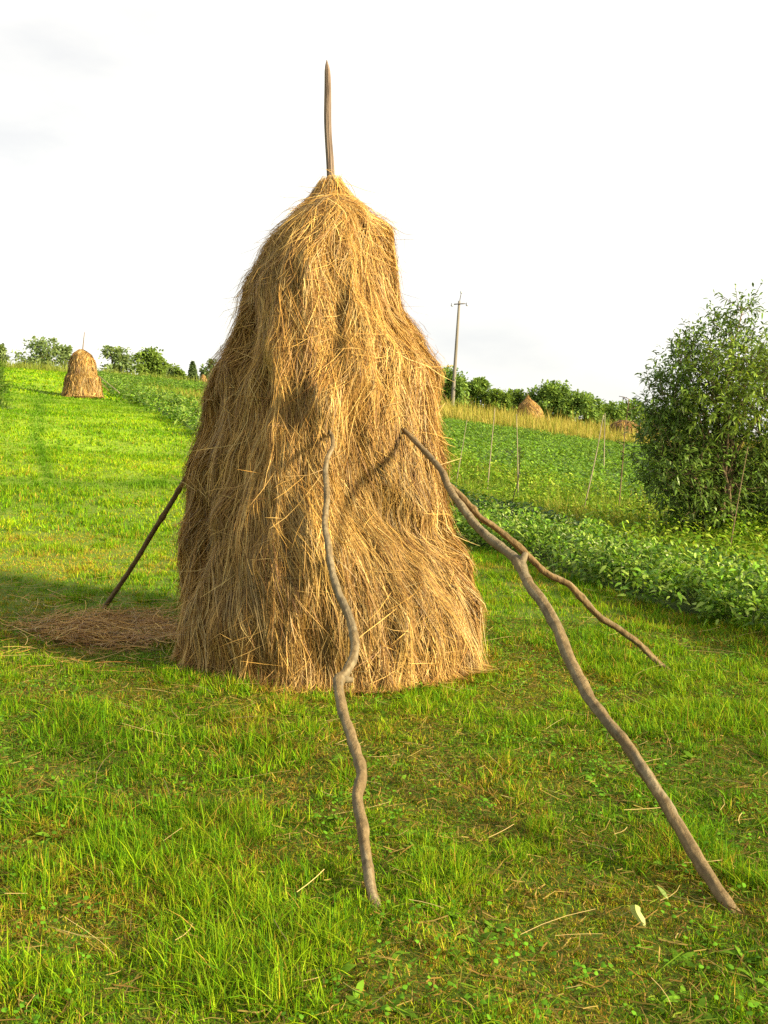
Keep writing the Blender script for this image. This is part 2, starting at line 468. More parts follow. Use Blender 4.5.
p2 = hit(82, 397.5)
st2 = simple_stack([(349, 81, 83), (352, 76, 88), (356, 73, 92), (362, 71, 94.5), (370, 70, 96), (375, 69, 96), (378, 66.5, 99.5), (385, 65.5, 100.5), (392, 64.5, 101), (398, 63, 102)],
                   float(p2[1]), 82, 'small distant haystack with a thin pole on top, far up the mown strip', 1600, 0.03, ((84.5, 332), (82.5, 352)), 0.9)
Y3 = 84.0
simple_stack([(395, 527.4, 528.6), (399, 525.5, 530.5), (403, 521.5, 535.5), (408, 518, 540.5), (414, 517.5, 543), (420, 516, 545), (428, 515, 546)],
             Y3, 530, 'distant pointed brown haystack in yellow grass in front of the dark bushes', 900, 0.035, ((527.6, 392), (528, 398)), 1.05)
simple_stack([(374.5, 202.5, 204), (377, 201, 206), (381, 200, 207.5), (388, 199, 208)], 88.0, 205.5,
             'tiny reddish haystack on the ridge peeping out beside the big stack', 250, 0.05, None, 0.95)
simple_stack([(420, 620, 625), (422.5, 614, 634), (426, 610, 640), (434, 608, 643)], 76.0, 626,
             'low flat brown hay heap on the ridge behind the dark bush', 350, 0.05, None, 0.7)

# ---------------------------------------------------------------- props
PROPGROUP = 'crooked branches propping the big haystack'
def prop(pix, Y0, Y1, r, mat, label, knots=(), m=16, name='prop_pole', group=PROPGROUP, sides=18, lump=0.035, ends=None):
    pix = np.asarray(pix, float)
    seg = np.concatenate([[0], np.cumsum(np.hypot(np.diff(pix[:, 0]), np.diff(pix[:, 1])))]); seg /= seg[-1]
    # depth varies linearly along the real stick, i.e. 1/Y linearly along the picture
    inv = (1 / Y0) + (1 / Y1 - 1 / Y0) * seg
    pts = np.array([at(a, b, 1 / q) for (a, b), q in zip(pix, inv)])
    if ends is not None: pts = np.concatenate([pts, [pts[-1] + ends]])
    pts = catmull(pts, m)
    t = np.linspace(0, 1, len(pts))
    rr = np.interp(t, np.linspace(0, 1, len(r)), r) * 0.82
    rr = rr * (1 + lump * (noise3(t * 13, 0, 0, 3 + len(pix)) - 0.5) * 2)
    for kt, ka in knots: rr = rr * (1 + ka * np.exp(-((t - kt) / 0.012) ** 2))
    base = pts[-1].copy()
    v, f = tube(pts - base, rr, sides)
    ln_ = np.concatenate([[0], np.cumsum(np.linalg.norm(np.diff(pts, axis=0), axis=1))])
    th_ = np.linspace(0, 2 * math.pi, sides, endpoint=False)
    TT, LL = np.meshgrid(th_, ln_)
    b1 = fbm(np.cos(TT) * 2.6, np.sin(TT) * 2.6, LL * 7, 301, 3); b2 = fbm(np.cos(TT) * 0.7, np.sin(TT) * 0.7, LL * 3, 305, 2)
    ring = np.exp(-(((LL * 5.3 + 0.3 * b2) % 1.0 - 0.5) / 0.05) ** 2) * (b2 > 0.5)
    nb = sides * len(pts)
    cen = np.repeat(pts - base, sides, 0)
    v[:nb] = cen + (v[:nb] - cen) * (1 + 0.34 * (b1 - 0.5) + 0.10 * ring).reshape(-1, 1)
    shade_ = (0.45 + 1.1 * b1).reshape(-1, 1) * (1 - 0.35 * ring.reshape(-1, 1))
    tint = np.where((b2 > 0.56).reshape(-1, 1), np.array([1.12, 1.12, 1.10]), np.array([1.0, 0.90, 0.74]))
    bark_c = np.concatenate([shade_ * tint, np.array([[1.6, 1.4, 1.1], [1.6, 1.4, 1.1]])])
    v = v + (noise3(v[:, 0] * 26, v[:, 1] * 26, v[:, 2] * 14, 4) - 0.5)[:, None] * 0.006 * min(1, r[1] / 0.02)
    g = Bag(); g.add(v, f, bark_c)
    for kt, ka in [q for q in knots if q[1] > 0.3]:   # stump of a cut side branch at each knot
        q = int(kt * (len(pts) - 1)); c0 = pts[q] - base; ax = unit(pts[min(q + 1, len(pts) - 1)] - pts[q - 1])
        sd = unit(np.cross(ax, [0.2, 1, 0.1])) * (1 if int(kt * 100) % 2 else -1)
        e = c0 + sd * rr[q] * 1.75 - ax * rr[q] * 1.3
        v2, f2 = tube(np.stack([c0, c0 + (e - c0) * .6, e]), np.array([.75, .55, .4]) * rr[q], 8); g.add(v2, f2, (1, 1, 1))
    o = g.build(name, mat)
    o.location = base
    tag(o, label, name.split('_')[0] if name != 'prop_pole' else 'prop pole', group)
    return o, pts

s1 = main.surface(331, 433); g1 = hit(376, 907)
prop([(329, 430), (332, 436), (333, 446), (327.5, 458), (325.5, 470), (327, 495), (325, 525), (329, 548), (332, 570), (338, 592), (350, 618),
      (354.5, 640), (353.5, 657), (346, 672), (338.5, 682), (341, 703), (350, 733), (358, 758), (362, 775), (357.5, 797), (362, 825), (366, 857), (370, 884), (376, 908)],
     float(s1[1]) - 0.03, float(g1[1]), [0.013, 0.021, 0.024, 0.026, 0.027, 0.022], M_bark,
     'crooked grey branch leaning against the middle of the big stack, kinked like a snake', knots=((0.575, 0.35), (0.72, 0.2), (0.12, 0.15)), ends=np.array([0.01, -0.03, -0.05]))
s2 = main.surface(405, 432); g2 = hit(735, 913)
prop([(400, 427), (410, 436), (425, 452), (441, 470), (449, 488), (462, 507), (480, 530), (500, 547), (518, 562), (528, 582), (545, 606), (558, 630), (568, 655), (585, 690),
      (602, 715), (625, 743), (650, 780), (672, 815), (692, 850), (712, 882), (735, 914)],
     float(s2[1]) - 0.04, float(g2[1]), [0.018, 0.027, 0.033, 0.032, 0.029, 0.025], M_bark,
     'long pale grey branch from the right face of the big stack into the foreground grass', knots=((0.39, 0.32), (0.62, 0.1), (0.86, 0.12)), ends=np.array([0.03, -0.03, -0.06]))
g3 = hit(672, 673)
prop([(430, 463), (445, 481), (456, 491), (472, 508), (480, 517), (500, 531), (520, 548), (545, 572), (569, 585), (580, 596), (600, 617), (620, 630), (640, 645), (656, 661), (672, 673)],
     7.75, float(g3[1]), [0.024, 0.029, 0.030, 0.029, 0.022], M_bark2,
     'brown branch with small knots running from behind the big stack towards the leafy crop', knots=((0.21, 0.28), (0.60, 0.22), (0.40, 0.15)), ends=np.array([0.05, 0.0, -0.06]))
g4 = hit(103, 609)
prop([(197, 462), (184, 481), (170, 505), (153, 532), (137, 559), (120, 585), (103, 610)],
     7.55, float(g4[1]), [0.020, 0.024, 0.024, 0.026], M_barkdark,
     'dark straight branch propping the shaded far side of the big stack behind the loose hay', knots=((0.35, 0.3), (0.2, 0.25)), ends=np.array([-0.02, 0.03, -0.05]))
Y2 = float(p2[1])
prop([(99, 376), (106, 382), (118, 391.5)], Y2 + .0, Y2 - 1.0, [0.02, 0.024, 0.024], M_stake,
     'pale thin pole propping the right side of the small distant haystack', group='poles propping the small distant haystack', lump=0.03, ends=np.array([0.05, 0, -0.1]))
prop([(98.5, 380), (102, 384), (107, 389)], Y2 + .2, Y2 + 1.0, [0.022, 0.025, 0.025], M_bark2,
     'short brown pole close behind the pale one on the small distant haystack', group='poles propping the small distant haystack', lump=0.03, ends=np.array([0.05, 0, -0.1]))

# ---------------------------------------------------------------- grass
def blades(bag, x, y, h, lean, w, colr, k=4, stiff=1.6, m=0, zoff=0.0):
    n = len(x)
    z = terrain(x, y) - 0.004 + zoff
    ph = rng.uniform(0, 2 * math.pi, n)
    dirv = np.stack([np.cos(ph), np.sin(ph), np.zeros(n)], -1)
    u = np.linspace(0, 1, k)
    P = np.empty((n, k, 3))
    hor = (h * lean)[:, None] * u[None] ** stiff
    ver = h[:, None] * (u[None] * np.sqrt(np.maximum(1 - 0.45 * np.minimum(lean, 1.4)[:, None] * u[None], 0.12)))
    P[:] = np.stack([x, y, z], -1)[:, None]
    P += dirv[:, None] * hor[..., None]
    P[..., 2] += ver
    a2 = ph + math.pi / 2 + rng.normal(0, 0.5, n)
    side = np.stack([np.cos(a2), np.sin(a2), rng.normal(0, 0.15, n)], -1)
    pw = np.interp(u, [0, 0.35, 0.75, 1], [0.75, 1, 0.7, 0.12])
    W = side[:, None] * (w / 2)[:, None, None] * pw[None, :, None]
    bag.ribbon(P, W, colr, m)

GP = np.array([[0.125, 0.310, 0.005], [0.195, 0.370, 0.006], [0.275, 0.395, 0.010], [0.068, 0.190, 0.006], [0.38, 0.355, 0.022], [0.46, 0.315, 0.055], [0.27, 0.145, 0.028]])
def grass_color(x, y, n, far=0.0):
    pn = fbm(x / 0.55, y / 0.55, 0, 11, 3); pn2 = fbm(x / 1.6 + 7, y / 1.6, 0, 13, 2); pn3 = fbm(x / 0.22, y / 0.22, 3, 15, 2)
    dry = sstep(0.46, 0.60, 0.45 * pn + 0.2 * pn2 + 0.35 * pn3) 
    r = rng.random(n)
    pd = 0.16 + 0.60 * dry
    pd = pd * (1 - 0.88 * far)
    idx = np.where(r < pd * 0.45, 4, np.where(r < pd * 0.8, 5, np.where(r < pd, 6, -1)))
    lush = rng.random(n) * 0.55 + (1 - pn2) * 0.6
    gi = np.where(lush > 0.72, 0, np.where(lush > 0.5, 1, 2))
    gi = np.where(rng.random(n) < 0.24, 3, gi)
    idx = np.where(idx < 0, gi, idx)
    c = GP[idx] * (rng.uniform(0.55, 1.2, n) * (0.72 + 0.5 * pn2))[:, None]
    return c, idx, dry, pn

def wedge(n, r0, r1, a=0.52):
    r = np.sqrt(rng.uniform(r0 * r0, r1 * r1, n)); t = rng.uniform(-a, a, n)
    return r * np.sin(t), r * np.cos(t)

def in_hay(x, y, pad=-0.05):
    return np.hypot(x - sx, (y - D0)) < 1.05 + pad

# loose-hay patch beside the stack (real pile) is used to thin the grass there
HP = [hit(30, 622), hit(100, 630), hit(170, 634)]
def hay_patch(x, y):
    # elongated patch, soft edge
    cx, cy = float(HP[1][0]), float(HP[1][1]) - 0.1
    a = (x - cx); b = (y - cy) + 0.10 * a
    q = ((a - 0.12) / 0.74) ** 2 + (b / 0.60) ** 2
    return 1 - sstep(0.35, 1.2, q + (fbm(x / .4, y / .4, 0, 61, 3) - .5) * 1.2)

def mown(x, y):
    s = strip_s(x, y) + edge_wobble(x, y)
    d = np.hypot(x, y)
    ok = (s < -0.25) & ~in_hay(x, y)
    return ok & ~((s < -5.9) & (d > 37))

gb = Bag()
for (r0, r1, dens, k, wlo, whi, hs_) in ((1.6, 4.2, 16000, 4, 0.0024, 0.0052, 0.70), (4.2, 7.5, 7600, 4, 0.0034, 0.0068, 0.76), (7.5, 13, 2600, 3, 0.0055, 0.0105, 0.9),
                                    (13, 24, 750, 3, 0.010, 0.020, 1.0), (24, 45, 210, 3, 0.02, 0.04, 1.05), (45, 92, 45, 3, 0.05, 0.10, 1.25)):
    area = 0.52 * (r1 * r1 - r0 * r0)
    n = int(area * dens * 1.5)
    x, y = wedge(n, r0, r1)
    # tufts: pull some of the blades together
    tx = x + rng.normal(0, 0.02, n); ty = y + rng.normal(0, 0.02, n)
    cell = 0.11 * (1 if r1 < 10 else 2)
    qx = (np.floor(tx / cell) + _hash(np.floor(tx / cell).astype(np.int64) + 999, np.floor(ty / cell).astype(np.int64) + 999, np.zeros(n, np.int64), 1)) * cell
    qy = (np.floor(ty / cell) + _hash(np.floor(tx / cell).astype(np.int64) + 999, np.floor(ty / cell).astype(np.int64) + 999, np.zeros(n, np.int64), 2)) * cell
    pull = np.where(rng.random(n) < 0.4, rng.uniform(0.3, 0.8, n), 0)
    x = x + (qx - x) * pull; y = y + (qy - y) * pull
    keep = mown(x, y) & (rng.random(n) > 0.62 * hay_patch(x, y))
    x, y = x[keep], y[keep]; n = len(x)
    far = float(sstep(8, 25, (r0 + r1) / 2))
    c, idx, dry, pn = grass_color(x, y, n, far)
    dd = np.hypot(x, y)
    # lusher darker wheel tracks up the strip; shadow bands painted into blade colour
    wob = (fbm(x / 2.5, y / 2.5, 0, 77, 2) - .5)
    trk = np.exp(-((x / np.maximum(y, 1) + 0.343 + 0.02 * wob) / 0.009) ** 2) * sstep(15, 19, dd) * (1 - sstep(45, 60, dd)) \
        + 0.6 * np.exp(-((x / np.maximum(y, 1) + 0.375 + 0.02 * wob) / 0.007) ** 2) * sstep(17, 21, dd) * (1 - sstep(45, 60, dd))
    band_shade = np.exp(-((dd - 18.2 - 3 * wob - 0.25 * (x + 5)) / 1.3) ** 2) * (x < -1) + 0.8 * np.exp(-((dd - 44 - 8 * wob) / 3.0) ** 2) * (x < -5)
    lush_shade = np.clip(trk + band_shade, 0, 1)[:, None]
    c = c * (1 - lush_shade) + lush_shade * np.array([0.075, 0.185, 0.006]) * rng.uniform(0.6, 1.2, (n, 1))
    hn = 0.5 * fbm(x / 0.8, y / 0.8, 0, 21, 2) + 0.5 * fbm(x / 0.2, y / 0.2, 0, 22, 2) - 0.10 * dry
    h = rng.gamma(5, 0.2, n) * (0.038 + 0.095 * sstep(0.36, 0.68, hn)) * hs_
    h = np.where(idx >= 4, h * 0.75, h)
    h = np.minimum(h * 0.66, 0.12)
    lean = np.abs(rng.normal(0.6, 0.5, n))
    lean = np.where(idx >= 5, lean * 1.4, lean)
    w = rng.uniform(wlo, whi, n) * 0.78
    if far > 0.3: c = c * np.array([1.12, 1.08, 1.0])
    h = np.where(rng.random(n) < 0.03, h * 1.7, h)
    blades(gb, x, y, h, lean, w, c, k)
def lying(bag, x, y, zlo, zhi, length, w, colr, k=4, slope=0.12, bend=0.25):
    n = len(x)
    az = rng.uniform(0, 2 * math.pi, n)
    d = np.stack([np.cos(az), np.sin(az)], -1); pd = np.stack([-d[:, 1], d[:, 0]], -1)
    u = np.linspace(-0.5, 0.5, k)
    bnd = rng.normal(0, bend, n)
    XY = np.stack([x, y], -1)[:, None] + d[:, None] * (length[:, None] * u[None])[..., None] + pd[:, None] * ((bnd * length)[:, None] * (u[None] ** 2))[..., None]
    Z = terrain(XY[..., 0], XY[..., 1]) + rng.uniform(zlo, zhi, n)[:, None] + (rng.normal(0, slope, n) * length)[:, None] * u[None]
    Z = np.maximum(Z, terrain(XY[..., 0], XY[..., 1]) + 0.004)
    P = np.concatenate([XY, Z[..., None]], -1)
    side = np.concatenate([pd, rng.uniform(-1, 1, (n, 1))], -1)
    W = unit(side)[:, None] * (w / 2)[:, None, None] * np.ones((1, k, 1))
    bag.ribbon(P, W, colr)
n = 5200
a_ = rng.uniform(0, 2 * math.pi, n); r_ = 1.06 + np.abs(rng.normal(0, 0.10, n)) + 0.05 * np.sin(a_ * 5)
x, y = sx + np.cos(a_) * r_, D0 + np.sin(a_) * r_
ok = rng.random(n) > 0.85 * hay_patch(x, y); x, y = x[ok], y[ok]; n = len(x)
c, idx, dry, pn = grass_color(x, y, n)
blades(gb, x, y, rng.gamma(5, 0.2, n) * 0.055, np.abs(rng.normal(0.6, 0.4, n)), rng.uniform(0.003, 0.006, n), c, 4)
# thatch: short dead bits and clippings at the foot of the blades
n = 90000
x, y = wedge(n, 1.5, 9.0)
ok = mown(x, y); x, y = x[ok], y[ok]; n = len(x)
tc_ = np.array([[0.22, 0.14, 0.035], [0.32, 0.24, 0.07], [0.13, 0.11, 0.02], [0.11, 0.20, 0.012], [0.16, 0.22, 0.02], [0.09, 0.18, 0.010]])
lying(gb, x, y, 0.002, 0.028, rng.gamma(3, 0.016, n) + 0.015, rng.uniform(0.002, 0.0048, n), tc_[rng.integers(0, 6, n)] * rng.uniform(0.6, 1.2, (n, 1)), 3, 0.25, 0.6)
grass = gb.build('grass', M_grass)
tag(grass, 'short mown grass with yellow stubble covering the meadow', 'grass', kind='stuff')

# broad-leaved herbs among the grass
def leaves(bag, base, dirv, length, width, colr, k=4, droop=0.35, shape=(0.18, 1.0, 0.8, 0.05), m=0):
    n = len(base)
    u = np.linspace(0, 1, k)
    dirv = unit(dirv)
    P = base[:, None] + dirv[:, None] * (length[:, None] * u[None])[..., None]
    P[..., 2] -= (np.broadcast_to(droop, (n,)) * length)[:, None] * u[None] ** 2
    rv = unit(rng.normal(0, 1, (n, 3)) * np.array([1, 1, 0.5]))
    side = unit(np.cross(dirv, rv) + 1e-6)
    flat = unit(np.cross(dirv, np.array([0, 0, 1.0])) + 1e-6)
    side = unit(side * 0.55 + flat * np.where(rng.random(n) < 0.5, 1, -1)[:, None])
    pw = np.interp(u, np.linspace(0, 1, len(shape)), shape)
    W = side[:, None] * (width / 2)[:, None, None] * pw[None, :, None]
    bag.ribbon(P, W, colr, m)

hb = Bag()
# clover and rosettes
n = 3600
x, y = wedge(n, 1.7, 9.0)
ok = mown(x, y) & (fbm(x / 0.7, y / 0.7, 0, 44, 2) > 0.42); x, y = x[ok], y[ok]; n = len(x)
z = terrain(x, y)
for rep in range(7):
    az = rng.uniform(0, 2 * math.pi, n)
    el = rng.uniform(0.1, 0.9, n)
    dv = np.stack([np.cos(az) * np.cos(el), np.sin(az) * np.cos(el), np.sin(el)], -1)
    kind = (np.arange(n) % 3)
    bx = x + rng.normal(0, 0.035, n) * (kind < 2); by = y + rng.normal(0, 0.035, n) * (kind < 2)
    ln = np.where(kind < 2, rng.uniform(0.010, 0.022, n), rng.uniform(0.04, 0.10, n))
    wd = np.where(kind < 2, ln * 0.8, ln * 0.24)
    zz = z + np.where(kind < 2, rng.uniform(0.02, 0.06, n), 0.003)
    g = np.where(kind[:, None] < 2, np.array([0.10, 0.25, 0.014]), np.array([0.12, 0.24, 0.016])) * rng.uniform(0.7, 1.3, n)[:, None]
    leaves(hb, np.stack([bx, by, zz], -1), dv, ln, wd, g, 4, 0.4, (0.3, 1.0, 0.9, 0.15))
herbs = hb.build('meadow_herbs', M_grass)
tag(herbs, 'small clover and plantain leaves scattered through the short grass', 'herbs', kind='stuff')

sb = Bag()
n = 1700
x, y = wedge(n, 1.7, 12)
near_st = np.exp(-np.maximum(np.hypot(x - sx, y - D0) - 1.1, 0) / 0.9)
ok = mown(x, y) & (rng.random(n) < 0.30 + 0.7 * near_st + 0.4 * (fbm(x / .7, y / .7, 0, 71, 2) > .56)); x, y = x[ok], y[ok]; n = len(x)
lying(sb, x, y, 0.02, 0.075, rng.gamma(3, 0.040, n) + 0.03, rng.uniform(0.0014, 0.0028, n), np.array([0.42, 0.32, 0.12]) * rng.uniform(0.6, 1.2, (n, 1)))
tag(sb.build('dry_stalks', M_straw), 'pale dry hay stalks strewn over the short grass', 'stalks', kind='stuff')

# loose hay left of the stack
lb = Bag()
gx_, gy_ = np.meshgrid(np.linspace(-2.0, 2.0, 110), np.linspace(-1.3, 1.3, 70))
cx0, cy0 = float(HP[1][0]), float(HP[1][1]) - 0.1
wx, wy = gx_ + cx0, gy_ + cy0
hm = hay_patch(wx, wy)
base_z = float(terrain(cx0, cy0))
hz = terrain(wx, wy) - 0.012 + hm * (0.012 + 0.03 * fbm(wx / .3, wy / .3, 0, 91, 3))
nv_, nu_ = wx.shape
i = np.arange(nv_ - 1)[:, None] * nu_; j = np.arange(nu_ - 1)[None]
F = np.stack([i + j, i + j + 1, i + nu_ + j + 1, i + nu_ + j], -1).reshape(-1, 4)
fm = (hm > 0.02).ravel()
F = F[fm[F].any(1)]
org = np.array([cx0, cy0, base_z])
lb.add(np.stack([wx, wy, hz], -1).reshape(-1, 3) - org, F, (0.2, 0.12, 0.05), 1)
n = 17000
x = rng.uniform(-2.0, 2.3, n) + cx0; y = rng.uniform(-1.4, 1.3, n) + cy0
hp = hay_patch(x, y)
ok = (rng.random(n) < 0.9 * hp + 0.06) & ~in_hay(x, y, 0.0); x, y, hp = x[ok], y[ok], hp[ok]; n = len(x)
b2 = Bag()
hc = HAYPAL[rng.choice(len(HAYPAL), n, p=HAYPROB)] * rng.uniform(0.6, 1.2, n)[:, None]
lying(b2, x, y, 0.02, 0.085, rng.gamma(4, 0.055, n) + 0.05, rng.uniform(0.0025, 0.0048, n), hc * np.array([1.12, 1.05, 0.88]), 5, 0.12, 0.7)
lb.add(b2.V[0] - org, b2.F[0], b2.C[0], 0)
lo = lb.build('loose_hay', [M_straw, M_haycore]); lo.location = org
tag(lo, 'flat heap of loose brown hay on the grass beside the shaded big stack', 'loose hay')

# pale leaf standing in the foreground grass
lp = hit(639, 932)
pb = Bag()
u = np.linspace(0, 1, 9)
P = np.stack([-0.012 * u + 0.02 * (1 - u) + 0.004 * np.sin(u * 7), 0.018 * u ** 2 + 0.012 * np.sin(u * 3), -0.005 + 0.10 * u - 0.012 * u ** 4], -1)[None]
hw = np.interp(u, [0, .15, .4, .75, .93, 1], [0.004, 0.008, 0.015, 0.0175, 0.010, 0.001])
for sgn in (-1, 1):
    hw2 = hw * (1 + 0.15 * np.sin(u * 17 + sgn))
    W = np.stack([sgn * hw2, hw2 * 0.75, 0 * hw2], -1)[None]
    Vv, Ff = ribbons(P + W / 2, W / 2)
    pb.add(Vv, Ff, (0.36, 0.43, 0.14))
pl = pb.build('pale_leaf', M_crop); pl.location = lp
tag(pl, 'single pale whitish leaf standing upright in the foreground grass by the long branch', 'leaf')
lp2 = hit(668, 905)
pb = Bag(); u = np.linspace(0, 1, 7)
P = np.stack([-0.035 * u, 0.02 * u, 0.02 + 0.06 * u - 0.02 * u * u], -1)[None]
hw = np.interp(u, [0, .3, .6, 1], [0.001, 0.006, 0.005, 0.0005])
W = np.stack([hw, 0.4 * hw, 0.5 * hw], -1)[None]
Vv, Ff = ribbons(P, W); pb.add(Vv, Ff, (0.20, 0.30, 0.07))
pl2 = pb.build('pale_leaf', M_crop); pl2.location = lp2
tag(pl2, 'smaller narrow greenish leaf tilted between the upright pale leaf and the branch foot', 'leaf')

# ---------------------------------------------------------------- crops
def plant_cloud(bag, x, y, hmax, spread, nleaf, ll, pal, k=4, shape=(0.25, 1.0, 0.75, 0.05), up=0.35, ratio=0.55, flowers=0.0, droop=0.5):
    """leafy plants: every plant a dome of ovate leaves on stalks"""
    n = len(x)
    px_ = np.repeat(x, nleaf); py_ = np.repeat(y, nleaf); ph = np.repeat(hmax, nleaf)
    N = n * nleaf
    az = rng.uniform(0, 2 * math.pi, N); rr = np.sqrt(rng.random(N)) * np.repeat(spread, nleaf)
    zz = ph * (1 - 0.75 * (rr / np.repeat(spread, nleaf)) ** 2 * rng.random(N)) * np.sqrt(rng.uniform(0.02, 1, N))
    bx = px_ + np.cos(az) * rr; by = py_ + np.sin(az) * rr
    bz = terrain(px_, py_) + zz
    el = rng.normal(up, 0.45, N)
    az2 = az + rng.normal(0, 0.9, N)
    dv = np.stack([np.cos(az2) * np.cos(el), np.sin(az2) * np.cos(el), np.sin(el)], -1)
    ln = ll * rng.uniform(0.6, 1.3, N)
    c = pal[rng.integers(0, len(pal), N)] * (rng.uniform(0.7, 1.3, N) * np.repeat(rng.uniform(0.8, 1.2, n), nleaf))[:, None]
    leaves(bag, np.stack([bx, by, bz], -1), dv, ln, ln * ratio, c, k, droop, shape)

CROP = np.array([[0.105, 0.225, 0.015], [0.155, 0.285, 0.022], [0.065, 0.150, 0.013], [0.25, 0.36, 0.06]])
POT = np.array([[0.11, 0.235, 0.014], [0.14, 0.275, 0.018], [0.08, 0.18, 0.014], [0.18, 0.30, 0.028]])

cb = Bag()
def scatter_s(dens, s0, s1, r0, r1, a0=-0.5, a1=0.6):
    n = int(0.5 * (a1 - a0) * (r1 * r1 - r0 * r0) * dens)
    r = np.sqrt(rng.uniform(r0 * r0, r1 * r1, n)); t = rng.uniform(a0, a1, n)
    x, y = r * np.sin(t), r * np.cos(t)
    s = strip_s(x, y) + edge_wobble(x, y)
    ok = (s > s0) & (s < s1) & (np.hypot(x - sx, y - D0) > 1.5)
    return x[ok], y[ok], s[ok]
# leafy crop row beside the meadow
x, y, s = scatter_s(16, -0.45, 0.95, 5.5, 15)
hh = rng.uniform(0.34, 0.52, len(x)) * (0.75 + 0.25 * sstep(-0.45, 0.1, s))
plant_cloud(cb, x, y, hh, rng.uniform(0.16, 0.26, len(x)), 66, 0.078, CROP, 4, up=0.55, ratio=0.46)
# upright pointed shoots
plant_cloud(cb, x, y, hh * 1.18, np.full(len(x), 0.10), 24, 0.11, CROP * 1.15, 4, (0.35, 1.0, 0.6, 0.03), 0.95, 0.27)
x, y, s = scatter_s(11, -0.45, 0.95, 15, 30)
plant_cloud(cb, x, y, rng.uniform(0.36, 0.54, len(x)), rng.uniform(0.18, 0.30, len(x)), 36, 0.13, CROP, 3, up=0.45)
x, y, s = scatter_s(4, -0.5, 1.6, 30, 84)
plant_cloud(cb, x, y, rng.uniform(0.4, 0.65, len(x)), rng.uniform(0.3, 0.5, len(x)), 44, 0.16, CROP, 3, up=0.45)
# pale flowers and turned leaf undersides
x, y, s = scatter_s(13, -0.4, 0.9, 5.5, 30)
n = len(x); zt = terrain(x, y) + rng.uniform(0.25, 0.55, n)
for rep in range(3):
    az = rng.uniform(0, 6.28, n); el = rng.uniform(-0.6, 1.2, n)
    leaves(cb, np.stack([x + rng.normal(0, .03, n), y + rng.normal(0, .03, n), zt + rng.normal(0, .03, n)], -1),
           np.stack([np.cos(az) * np.cos(el), np.sin(az) * np.cos(el), np.sin(el)], -1), rng.uniform(0.03, 0.065, n), rng.uniform(0.012, 0.025, n),
           np.array([0.40, 0.47, 0.22]) * rng.uniform(0.6, 1.1, (n, 1)), 4, 0.3)
# a darker low row behind it
x, y, s = scatter_s(13, 0.95, 1.7, 8, 30)
plant_cloud(cb, x, y, rng.uniform(0.25, 0.42, len(x)), rng.uniform(0.2, 0.32, len(x)), 48, 0.10, CROP * np.array([0.40, 0.50, 0.9]), 3, up=0.4)
# loose stalks under the leaves
x, y, s = scatter_s(60, -0.45, 0.9, 5.5, 16); n = len(x)
blades(cb, x, y, rng.uniform(0.2, 0.5, n), np.abs(rng.normal(0.15, 0.15, n)), np.full(n, 0.008), np.array([0.09, 0.13, 0.04]) * rng.uniform(0.6, 1.2, (n, 1)), 3)
tag(cb.build('leafy_crop', M_crop), 'row of leafy crop plants with pale flowers along the right edge of the mown strip', 'crop', kind='stuff')

# unmown strip with the stakes: tall grass and weeds
tb = Bag()
TG = np.array([[0.11, 0.23, 0.016], [0.16, 0.27, 0.022], [0.22, 0.27, 0.034], [0.09, 0.19, 0.016], [0.28, 0.26, 0.055]])
x, y, s = scatter_s(330, 0.85, 5.6, 7, 22); n = len(x)
pn = fbm(x / 1.2, y / 1.2, 0, 81, 2)
blades(tb, x, y, rng.gamma(6, 0.046, n) * (0.4 + 0.8 * pn), np.abs(rng.normal(0.45, 0.3, n)), rng.uniform(0.007, 0.015, n),
       TG[np.clip((rng.random(n) * 3 + pn * 3).astype(int), 0, 4)] * rng.uniform(0.7, 1.2, (n, 1)), 4)
x, y, s = scatter_s(70, 0.85, 5.6, 22, 72); n = len(x)
pn = fbm(x / 1.6, y / 1.6, 0, 81, 2)
blades(tb, x, y, rng.gamma(6, 0.042, n) * (0.4 + 0.8 * pn), np.abs(rng.normal(0.35, 0.25, n)), rng.uniform(0.02, 0.045, n),
       TG[np.clip((rng.random(n) * 3 + pn * 3).astype(int), 0, 4)] * rng.uniform(0.7, 1.2, (n, 1)), 3)
# low leafy weeds in it
x, y, s = scatter_s(9, 0.9, 6.5, 7, 36); ok = fbm(x / 1.5, y / 1.5, 0, 83, 2) > 0.42; x, y = x[ok], y[ok]
plant_cloud(tb, x, y, rng.uniform(0.2, 0.5, len(x)), rng.uniform(0.2, 0.4, len(x)), 45, 0.085, CROP * np.array([1.2, 1.1, .8]), 3)
# left verge beyond the mown strip
n = 16000
r = np.sqrt(rng.uniform(37 ** 2, 85 ** 2, n)); t = rng.uniform(-0.6, -0.25, n); x, y = r * np.sin(t), r * np.cos(t)
s = strip_s(x, y) + edge_wobble(x, y); ok = s < -5.85; x, y = x[ok], y[ok]; n = len(x)
blades(tb, x, y, rng.gamma(6, 0.05, n), np.abs(rng.normal(0.6, 0.3, n)), rng.uniform(0.02, 0.05, n), TG[rng.choice([0, 3, 3, 3], n)] * rng.uniform(0.4, 0.8, (n, 1)), 3)
n = 700
r = np.sqrt(rng.uniform(37 ** 2, 82 ** 2, n)); t = rng.uniform(-0.6, -0.25, n); x, y = r * np.sin(t), r * np.cos(t)
ok = (strip_s(x, y) + edge_wobble(x, y)) < -6.1; x, y = x[ok], y[ok]
plant_cloud(tb, x, y, rng.uniform(0.4, 0.8, len(x)), rng.uniform(0.4, 0.6, len(x)), 60, 0.17, CROP * 0.6, 3)
tag(tb.build('tall_grass', M_grass), 'unmown yellow green grass and weeds beside the crops', 'grass', kind='stuff')

